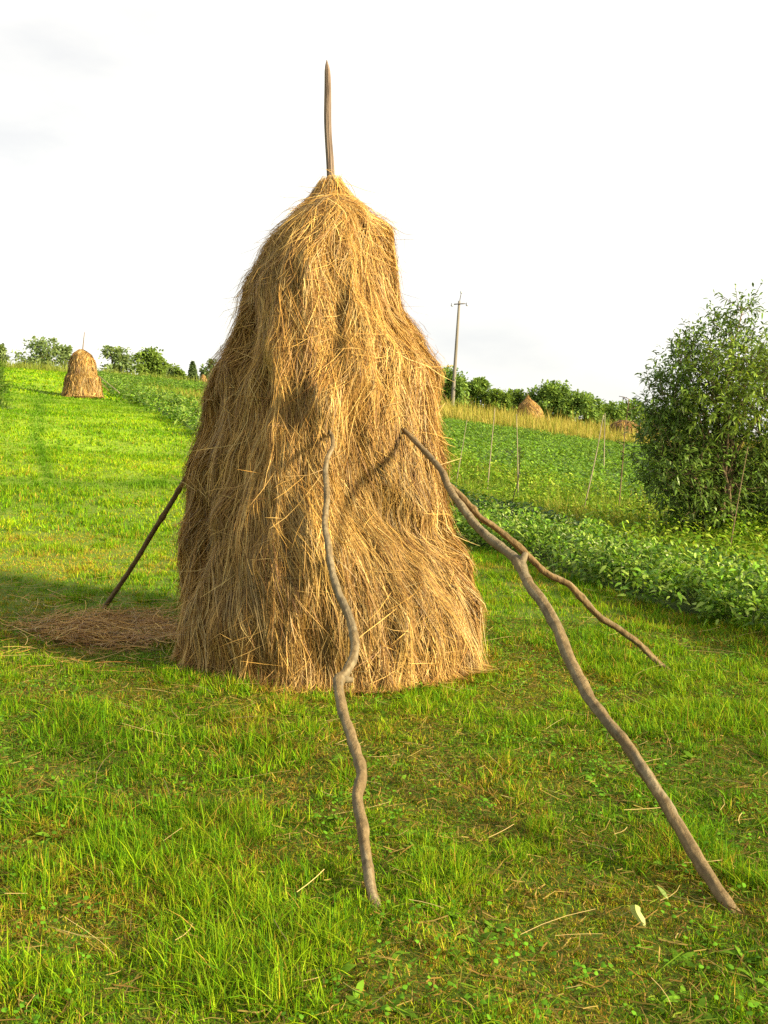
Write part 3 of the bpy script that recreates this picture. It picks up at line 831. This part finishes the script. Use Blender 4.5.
# potato field
qb = Bag()
x, y, s = scatter_s(4.2, 5.5, 90, 12, 34, -0.3, 0.6)
plant_cloud(qb, x, y, rng.uniform(0.25, 0.42, len(x)), rng.uniform(0.25, 0.38, len(x)), 34, 0.12, POT, 3)
a_ = np.zeros(0)
x, y, s = scatter_s(2.6, 5.5, 90, 34, 72, -0.3, 0.6)
plant_cloud(qb, x, y, rng.uniform(0.28, 0.48, len(x)), rng.uniform(0.32, 0.5, len(x)), 40, 0.14, POT, 3)
x, y, s = scatter_s(2.2, 1.4, 90, 66, 86, -0.4, -0.01)
plant_cloud(qb, x, y, rng.uniform(0.3, 0.55, len(x)), rng.uniform(0.32, 0.5, len(x)), 36, 0.16, POT, 3)
tag(qb.build('potato_field', M_crop), 'broad field of low green potato plants on the slope', 'crop', kind='stuff')

# yellow headland grass on the ridge
yb = Bag()
YG = np.array([[0.33, 0.29, 0.06], [0.40, 0.34, 0.09], [0.20, 0.24, 0.03], [0.27, 0.25, 0.045]])
n = 70000
r = np.sqrt(rng.uniform(64 ** 2, 96 ** 2, n)); t = rng.uniform(-0.6, 0.62, n); x, y = r * np.sin(t), r * np.cos(t)
e = 65 + 3 * (fbm(x / 8, y / 8, 0, 2, 2) - .5)
ok = ((t > -0.02) & (r > e)) | (r > 84); x, y, t = x[ok], y[ok], t[ok]; n = len(x)
lf = (t < -0.02)[:, None]
cY = YG[rng.integers(0, 4, n)] * rng.uniform(0.7, 1.15, (n, 1))
cY = np.where(lf, cY * np.array([0.62, 0.85, 0.7]), cY)
blades(yb, x, y, rng.gamma(7, 0.125, n) * np.where(lf[:, 0], 0.6, 1), np.abs(rng.normal(0.3, 0.25, n)), rng.uniform(0.025, 0.06, n), cY, 3)
tag(yb.build('yellow_grass', M_grass), 'band of tall ripe yellow grass along the ridge', 'grass', kind='stuff')

# ---------------------------------------------------------------- stakes
SG = 'thin stakes standing in the strip by the crops'
def stake(pix, Y, r, mat, label, twigs=False):
    pts = catmull(np.array([at(a, b, Y) for a, b in pix]), 5)
    base = pts[-1].copy(); base[2] = float(terrain(base[0], base[1]))
    pts = np.concatenate([pts, [pts[-1] * [1, 1, 0] + [0, 0, base[2] - 0.08]]])
    v, f = tube(pts - base, np.linspace(r * 0.5, r * 0.78, len(pts)), 6)
    g = Bag(); g.add(v, f, (1, 1, 1))
    if twigs:
        for k in range(9):
            q = pts[int(k * 1.2)] - base
            e = q + np.array([rng.normal(0, 0.13), rng.normal(0, 0.06), rng.uniform(0.02, 0.14)])
            v, f = tube(np.stack([q, (q + e) / 2 + [0, 0, .01], e]), 0.006, 5); g.add(v, f, (1, 1, 1))
            n = 5; bp = q + (e - q) * rng.uniform(0.3, 1, (n, 1))
            leaves(g, bp, rng.normal(0, 1, (n, 3)), rng.uniform(0.04, 0.08, n), rng.uniform(0.012, 0.02, n), np.array([0.08, 0.06, 0.03]), 4)
    o = g.build('stake', mat); o.location = base
    tag(o, label, 'stake', SG)
stake([(467, 420), (462, 450), (456, 484)], 21.5, 0.012, M_stake, 'faint thin pale stake nearest the right edge of the big stack')
stake([(495, 408), (491, 450), (487, 493)], 20.5, 0.015, M_stake, 'straight pale stake standing between the faint one and the dark-footed one')
stake([(516.5, 414), (517.5, 450), (518, 484)], 19.5, 0.014, M_stake, 'pale upright stake with a dark crooked stick against its foot')
stake([(520, 446), (518, 480), (509, 510), (504, 522)], 17.0, 0.014, M_barkdark, 'dark crooked stick standing against a pale upright stake')
stake([(603.5, 415), (595, 460), (583, 513)], 18.5, 0.015, M_stake, 'long pale stake slanting to the right at its top, beside the bush')
stake([(605, 413), (604.5, 435), (604, 462)], 30.0, 0.020, M_stake, 'short upright pale stake farther up the field behind the slanting one')
stake([(629, 399), (625, 430), (622, 470), (618, 517)], 18.0, 0.015, M_barkdark, 'dark stake with dry twigs at its top just left of the bush', True)
stake([(748, 447), (740, 490), (730, 548)], 12.6, 0.010, M_bark2, 'leaning thin stake in front of the dark bush')

# ---------------------------------------------------------------- trees
def tree(name, px, ytop, Y, wpx, lobes, nleaf, leaf, pal, label, group, trunk_r=0.12, conifer=False, seed=0, low=0.15, airy=0.5):
    rg = np.random.default_rng(100 + seed)
    x = at(px, 400, Y)[0]; z0 = float(terrain(x, Y)) - 0.05
    top = at(px, ytop, Y)[2]; H = top - z0; Wd = wpx * Y / 1000 / 2
    o = empty(name, (x, Y, z0)); tag(o, label, 'tree' if 'tree' in name or 'conifer' in name else 'bush', group)
    bt = Bag(); bc = Bag()
    tp = np.array([[0, 0, -0.2], [0.03 * H * rg.normal(), 0, H * 0.3], [0.04 * H * rg.normal(), 0, H * 0.6], [0, 0, H * 0.93]])
    v, f = tube(catmull(tp, 4), np.linspace(trunk_r, trunk_r * 0.2, 13), 7); bt.add(v, f, (1, 1, 1))
    if conifer:
        n = nleaf
        t = rg.random(n) ** 0.7; zz = H * (0.12 + 0.88 * (1 - t)); tier = 0.75 + 0.25 * np.abs(np.sin(zz / H * 26))
        az = rg.uniform(0, 6.28, n); rr = Wd * t * tier * np.sqrt(rg.random(n))
        B = np.stack([np.cos(az) * rr, np.sin(az) * rr, zz], -1); D = np.stack([np.cos(az), np.sin(az), rg.normal(-0.1, .3, n)], -1)
    else:
        cs = []
        for q in range(lobes):
            fz = low + (0.93 - low) * (q + 0.5) / lobes + rg.normal(0, 0.05)
            env = np.sqrt(max(1 - ((fz - 0.48) / 0.56) ** 2, 0.05))
            a = q * 2.4 + rg.uniform(-.4, .4)
            rl = Wd * rg.uniform(0.30, 0.50) * (0.65 + 0.35 * env)
            rc = max(Wd * env - rl * 0.8, 0) * rg.uniform(0.75, 1.1)
            cs.append((np.array([math.cos(a) * rc, math.sin(a) * rc * 0.8, min(H * fz, H - rl * 0.7)]), rl))
        cs.append((np.array([0, 0, H - Wd * 0.34]), Wd * 0.36))
        tot = sum(r_ ** 2 for _, r_ in cs)
        Bs, Ds = [], []
        for (c_, r_) in cs:
            m = max(int(nleaf * r_ ** 2 / tot), 4)
            # sub-clumps inside the lobe
            ns = 14
            sc_ = unit(rg.normal(0, 1, (ns, 3))) * r_ * rg.uniform(0.35, 1.0, (ns, 1)) * np.array([1, 1, 0.75])
            pick = rg.integers(0, ns, m)
            p_ = sc_[pick] + rg.normal(0, 1, (m, 3)) * r_ * 0.21 * airy / 0.5
            Bs.append(c_ + p_); Ds.append(unit(p_) + rg.normal(0, 0.7, (m, 3)))
            b0 = tp[1] + (tp[3] - tp[1]) * rg.uniform(0, .6)
            b0[2] = min(b0[2], c_[2] * 0.9)
            mid = (b0 + c_) / 2 + np.array([0, 0, -0.03 * H])
            v, f = tube(catmull(np.stack([b0, mid, c_]), 3), np.linspace(trunk_r * 0.5, trunk_r * 0.12, 7), 5); bt.add(v, f, (1, 1, 1))
        B = np.concatenate(Bs); D = np.concatenate(Ds)
        B[:, 2] = np.clip(B[:, 2], 0.02 * H, H)
    n = len(B)
    ln = leaf * rg.uniform(0.6, 1.4, n)
    cc = pal[rg.integers(0, len(pal), n)] * rg.uniform(0.7, 1.3, (n, 1))
    leaves(bc, B, D, ln, ln * 0.62, cc, 3, 0.2, (0.35, 1.0, 0.1))
    bt.build('trunk', M_barkdark, o); bc.build('crown', M_tree, o)

PAL_FAR = np.array([[0.11, 0.165, 0.060], [0.135, 0.19, 0.068], [0.09, 0.14, 0.052], [0.16, 0.215, 0.08]]) * 1.5  # far leaf colour lifted to stand in for haze
PAL_LT = np.array([[0.13, 0.21, 0.036], [0.16, 0.24, 0.044], [0.105, 0.175, 0.032]]) * 1.20
PAL_DK = np.array([[0.065, 0.105, 0.040], [0.085, 0.13, 0.046]]) * 1.50
PAL_HEDGE = np.array([[0.095, 0.165, 0.032], [0.12, 0.20, 0.040], [0.078, 0.14, 0.030], [0.15, 0.225, 0.045]]) * 1.4
TG1 = 'trees along the ridge left of the big haystack'
tree('broadleaf_tree', 3, 345, 120, 16, 7, 2200, 0.36, PAL_FAR, 'tree half cut off by the left edge of the photo, on the ridge', TG1, 0.14, seed=1)
tree('broadleaf_tree', 43, 339, 122, 54, 17, 5200, 0.36, PAL_FAR, 'wide airy rounded tree on the ridge behind and left of the small haystack', TG1, 0.2, seed=2, airy=0.62)
tree('broadleaf_tree', 68, 347, 124, 28, 10, 2200, 0.36, PAL_FAR, 'tree half hidden right behind the small distant haystack', TG1, 0.14, seed=3)
tree('broadleaf_tree', 117, 348, 118, 40, 14, 4200, 0.34, PAL_FAR, 'grey green round tree just right of the small distant haystack', TG1, 0.18, seed=4, airy=0.6)
tree('broadleaf_tree', 150, 348, 100, 38, 14, 4600, 0.30, PAL_LT, 'brighter green full tree to the right of the grey green round one', TG1, 0.16, seed=5)
tree('broadleaf_tree', 168, 363, 116, 26, 9, 2600, 0.34, PAL_FAR, 'low grey tree between the bright green tree and the conifer', TG1, 0.12, seed=6)
tree('broadleaf_tree', 179, 368, 112, 18, 7, 1800, 0.32, PAL_LT, 'small light tree next to the pointed conifer', TG1, 0.10, seed=7)
tree('conifer', 193, 361, 114, 24, 1, 6000, 0.24, PAL_DK, 'small dark pointed conifer on the ridge', TG1, 0.12, True, seed=8)
tree('broadleaf_tree', 214, 359, 116, 30, 9, 3000, 0.34, PAL_DK, 'dark tree partly hidden behind the left edge of the big haystack', TG1, 0.16, seed=9)
tree('bush', 147, 377, 82, 14, 5, 900, 0.22, PAL_LT, 'small bright shrub in the crop below the bright green tree', 'bushes in the fields', 0.05, seed=10, low=0.3)
tree('bush', 177, 383, 74, 14, 5, 900, 0.2, PAL_LT, 'low round shrub in the crop below the conifer', 'bushes in the fields', 0.05, seed=11, low=0.25)
HG = 'bushes in the hedge behind the yellow grass'
for k, (px, yt, Y, w, nl, pal, lb_) in enumerate([
    (444, 367, 99, 40, 4200, PAL_HEDGE, 'tall bush at the foot of the utility pole'),
    (431, 375, 101, 40, 3000, PAL_HEDGE, 'bush mostly hidden behind the right edge of the big haystack'),
    (477, 378, 102, 26, 2600, PAL_HEDGE, 'bush with a peaked top second from the utility pole'),
    (498, 388, 101, 26, 2300, PAL_LT, 'low light green bush halfway between utility pole and pointed haystack'),
    (516, 390, 103, 20, 1900, PAL_LT, 'spiky light green bush just left of the pointed haystack'),
    (549, 381, 101, 36, 3600, PAL_HEDGE, 'tallest dark bush right behind the pointed haystack'),
    (578, 392, 100, 42, 3800, PAL_HEDGE, 'wide dark bush to the right of the tallest one'),
    (609, 403, 102, 36, 3000, PAL_HEDGE, 'bush sloping down behind the slanting pale stake'),
    (634, 401, 103, 34, 3000, PAL_HEDGE, 'bush at the hedge end beside the large near bush'),
    (664, 408, 104, 40, 3000, PAL_HEDGE, 'hedge bush seen only through gaps of the large near bush')]):
    tree('bush', px, yt, Y, w * 1.3, 17, int(nl * 1.7), 0.30, pal, lb_, HG, 0.08, seed=20 + k, low=0.22)

# ---------------------------------------------------------------- utility pole
YP = 97.0
b0 = at(453, 396, YP); t0 = at(459.3, 301, YP)
zg = float(terrain(b0[0], YP)); up = empty('utility_pole', (b0[0], YP, zg))
tag(up, 'leaning concrete utility pole with a short crossarm rising from the hedge', 'utility pole')
O = np.array([b0[0], YP, zg])
dirp = unit(t0 - b0)
b1 = b0 - dirp * ((b0[2] - zg) / dirp[2] + 0.3)
g = Bag(); pts = b1 + (t0 - b1) * np.linspace(0, 1, 10)[:, None]
v, f = tube(pts - O, np.linspace(0.21, 0.115, 10), 10); g.add(v, f, (1, 1, 1)); g.build('shaft', M_concrete, up)
g = Bag(); a = at(454, 304.5, YP); c = at(464.5, 303.8, YP); dY = np.array([0, -0.16, 0])
v, f = tube(np.linspace(a, c, 5) - O + dY, 0.055, 4); g.add(v, f, (1, 1, 1))
arm = g.build('crossarm', M_iron, up)
g = Bag(); v, f = tube(np.linspace(t0 - dirp * .3, at(461.2, 293, YP), 5) - O, 0.035, 6); g.add(v, f, (1, 1, 1)); g.build('top_spike', M_iron, up)
def insulator(p, r=0.13):
    h = np.array([-1, -.8, -.3, 0.1, .5, .9, 1.05]) * r * 1.3
    rr = np.array([.25, .9, 1.0, .75, .85, .6, .1]) * r
    pts = np.zeros((7, 3)); pts[:, 2] = h
    v, f = tube(pts, rr, 10); g = Bag(); g.add(v + p - O, f, (1, 1, 1)); g.build('insulator', M_porcelain, up)
insulator(at(461.4, 292, YP), 0.11); insulator(at(452, 305, YP) + dY); insulator(at(467, 304.5, YP) + dY)
for (e, q) in ((a, at(452, 305, YP)), (c, at(467, 304.5, YP))):
    g = Bag(); v, f = tube(np.linspace(e, q, 3) - O + dY, 0.025, 5); g.add(v, f, (1, 1, 1)); g.build('insulator_pin', M_iron, up)

# ---------------------------------------------------------------- large near bush
YB = 14.3
bb = hit(722, 549); YB = float(bb[1])
wb = empty('willow_bush', bb)
tag(wb, 'large near leafy bush of slender leaves at the right edge, behind the crop row', 'bush')
rg = np.random.default_rng(55)
lobes = [((668, 395), 26, -0.2), ((660, 425), 25, 0.1), ((656, 458), 22, 0.2), ((680, 465), 34, -0.3), ((690, 430), 42, 0.3), ((690, 375), 32, 0.0), ((715, 350), 30, 0.2),
         ((732, 332), 18, 0.1), ((743, 308), 10, 0.1), ((752, 355), 28, -0.2), ((730, 395), 46, -0.5), ((770, 400), 46, -0.4), ((725, 470), 44, 0.0), ((765, 465), 50, 0.3),
         ((700, 500), 28, -0.2), ((790, 372), 36, 0.2), ((815, 430), 50, 0.0), ((800, 490), 46, 0.2), ((745, 515), 30, 0.3), ((840, 395), 34, 0.3), ((700, 350), 15, 0.0), ((680, 360), 12, -.1),
         ((750, 380), 40, 0.6), ((705, 420), 40, 0.8), ((700, 525), 24, 0.1), ((735, 530), 26, -0.1), ((775, 520), 34, 0.0), ((672, 490), 24, 0.3), ((810, 525), 36, 0.1)]
bt = Bag(); bc = Bag(); O = np.asarray(bb, float)
WP = np.array([[0.070, 0.125, 0.022], [0.09, 0.16, 0.026], [0.052, 0.092, 0.020], [0.125, 0.20, 0.036]]) * 1.3
px2m = YB / 1000
for li, (pc, rp, dy) in enumerate(lobes):
    c_ = at(pc[0], pc[1], YB + dy) - O; r_ = rp * px2m
    # limb from the base, bowed
    root = np.array([rg.normal(0, 0.12), rg.normal(0, 0.10), -0.05])
    m1 = root + (c_ - root) * 0.4 + np.array([-(c_[0]) * 0.18, 0, 0.18 * c_[2]])
    limb = catmull(np.stack([root, m1, c_]), 7)
    v, f = tube(limb, np.linspace(0.036, 0.008, len(limb)), 6); bt.add(v, f, (1, 1, 1))
    ntw = int(140 * (rp / 35) ** 2) + 26
    if pc[1] < 372: ntw = int(ntw * 0.68)
    elif pc[1] > 415: ntw = int(ntw * 1.2)
    d0 = unit(rg.normal(0, 1, (ntw, 3)))
    st_ = c_ + d0 * r_ * (rg.random((ntw, 1)) ** 0.45)
    grow = unit(d0 * 0.6 + np.array([0.05, 0, 0.5]) + rg.normal(0, 0.35, (ntw, 3)))
    tl = rg.uniform(0.14, 0.34, ntw)
    for k in range(ntw):
        if k % 3 == 0:
            e = st_[k] + grow[k] * tl[k]
            v, f = tube(np.stack([st_[k] - grow[k] * 0.15, (st_[k] + e) / 2, e]), np.array([0.005, 0.004, 0.002]), 3, False); bt.add(v, f, (1, 1, 1))
    nl = 8
    tt = np.tile(np.linspace(0.05, 1.0, nl), ntw)
    B = np.repeat(st_, nl, 0) + np.repeat(grow, nl, 0) * (np.repeat(tl, nl) * tt)[:, None]
    D = np.repeat(grow, nl, 0) * 0.75 + unit(rg.normal(0, 1, (ntw * nl, 3))) * 0.85
    n = len(B)
    ln = rg.uniform(0.065, 0.115, n)
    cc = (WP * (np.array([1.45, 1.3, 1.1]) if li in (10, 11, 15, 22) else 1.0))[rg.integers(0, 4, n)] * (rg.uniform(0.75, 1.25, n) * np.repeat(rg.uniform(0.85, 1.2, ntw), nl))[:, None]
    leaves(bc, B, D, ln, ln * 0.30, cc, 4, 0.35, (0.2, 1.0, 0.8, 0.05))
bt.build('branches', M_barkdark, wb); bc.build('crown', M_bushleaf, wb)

# small leafy weeds at the foot of the bush
ub = Bag()
n = 90; x = bb[0] + rng.normal(0.2, 0.9, n); y = bb[1] + rng.normal(-0.2, 0.6, n)
plant_cloud(ub, x, y, rng.uniform(0.3, 0.75, n), rng.uniform(0.15, 0.3, n), 50, 0.08, CROP * np.array([1.1, 1.05, .7]), 3, up=0.6)
tag(ub.build('undergrowth', M_crop), 'leafy undergrowth around the foot of the large near bush', 'undergrowth', kind='stuff')

# ---------------------------------------------------------------- light, sky, camera
AZ = 28.0; EL = 18.0
S = Vector((math.cos(R(AZ)) * math.cos(R(EL)), -math.sin(R(AZ)) * math.cos(R(EL)), math.sin(R(EL))))
ld = bpy.data.lights.new('sun', 'SUN'); ld.energy = 4.6; ld.angle = R(6.0); ld.color = (1.0, 0.82, 0.52)
lo_ = bpy.data.objects.new('sun', ld); col.objects.link(lo_)
lo_.rotation_euler = S.to_track_quat('Z', 'Y').to_euler(); lo_.location = (8, -4, 12)

w = bpy.data.worlds.new('World'); scene.world = w; w.use_nodes = True
N, L = w.node_tree.nodes, w.node_tree.links; N.clear()
out = N.new('ShaderNodeOutputWorld'); bgd = N.new('ShaderNodeBackground'); bgd.inputs['Strength'].default_value = 0.1
sky = N.new('ShaderNodeTexSky'); sky.sky_type = 'NISHITA'; sky.sun_disc = False
sky.sun_elevation = R(EL); sky.sun_rotation = R(90 + AZ)
tc = N.new('ShaderNodeTexCoord'); mp = N.new('ShaderNodeMapping'); mp.inputs['Scale'].default_value = (1, 1, 2.6)
nz = N.new('ShaderNodeTexNoise'); nz.inputs['Scale'].default_value = 2.3; nz.inputs['Detail'].default_value = 6
cr = N.new('ShaderNodeValToRGB')
cr.color_ramp.elements[0].position = 0.36; cr.color_ramp.elements[0].color = (2.60, 2.58, 2.54, 1)
cr.color_ramp.elements[1].position = 0.60; cr.color_ramp.elements[1].color = (3.75, 3.62, 3.28, 1)
mx = N.new('ShaderNodeMix'); mx.data_type = 'RGBA'; mx.inputs[0].default_value = 0.94
L.new(tc.outputs['Generated'], mp.inputs[0]); L.new(mp.outputs[0], nz.inputs['Vector']); L.new(nz.outputs['Fac'], cr.inputs[0])
L.new(sky.outputs[0], mx.inputs[6]); L.new(cr.outputs[0], mx.inputs[7]); L.new(mx.outputs[2], bgd.inputs['Color']); L.new(bgd.outputs[0], out.inputs[0])

cd = bpy.data.cameras.new('camera'); cam = bpy.data.objects.new('camera', cd); col.objects.link(cam)
cd.sensor_fit = 'VERTICAL'; cd.sensor_height = 24.0; cd.lens = 24.0 * 1000 / 1024
cd.clip_start = 0.05; cd.clip_end = 3000
cam.location = (0, 0, EYE); cam.rotation_euler = (R(90) - PITCH, 0, 0)
scene.camera = cam

vs = scene.view_settings
vs.view_transform = 'Standard'; vs.look = 'None'; vs.gamma = 1; vs.use_curve_mapping = False; vs.exposure = 1.80
scene.cycles.max_bounces = 6; scene.cycles.diffuse_bounces = 3; scene.cycles.transmission_bounces = 4
scene.cycles.use_denoising = False
scene.render.film_transparent = False
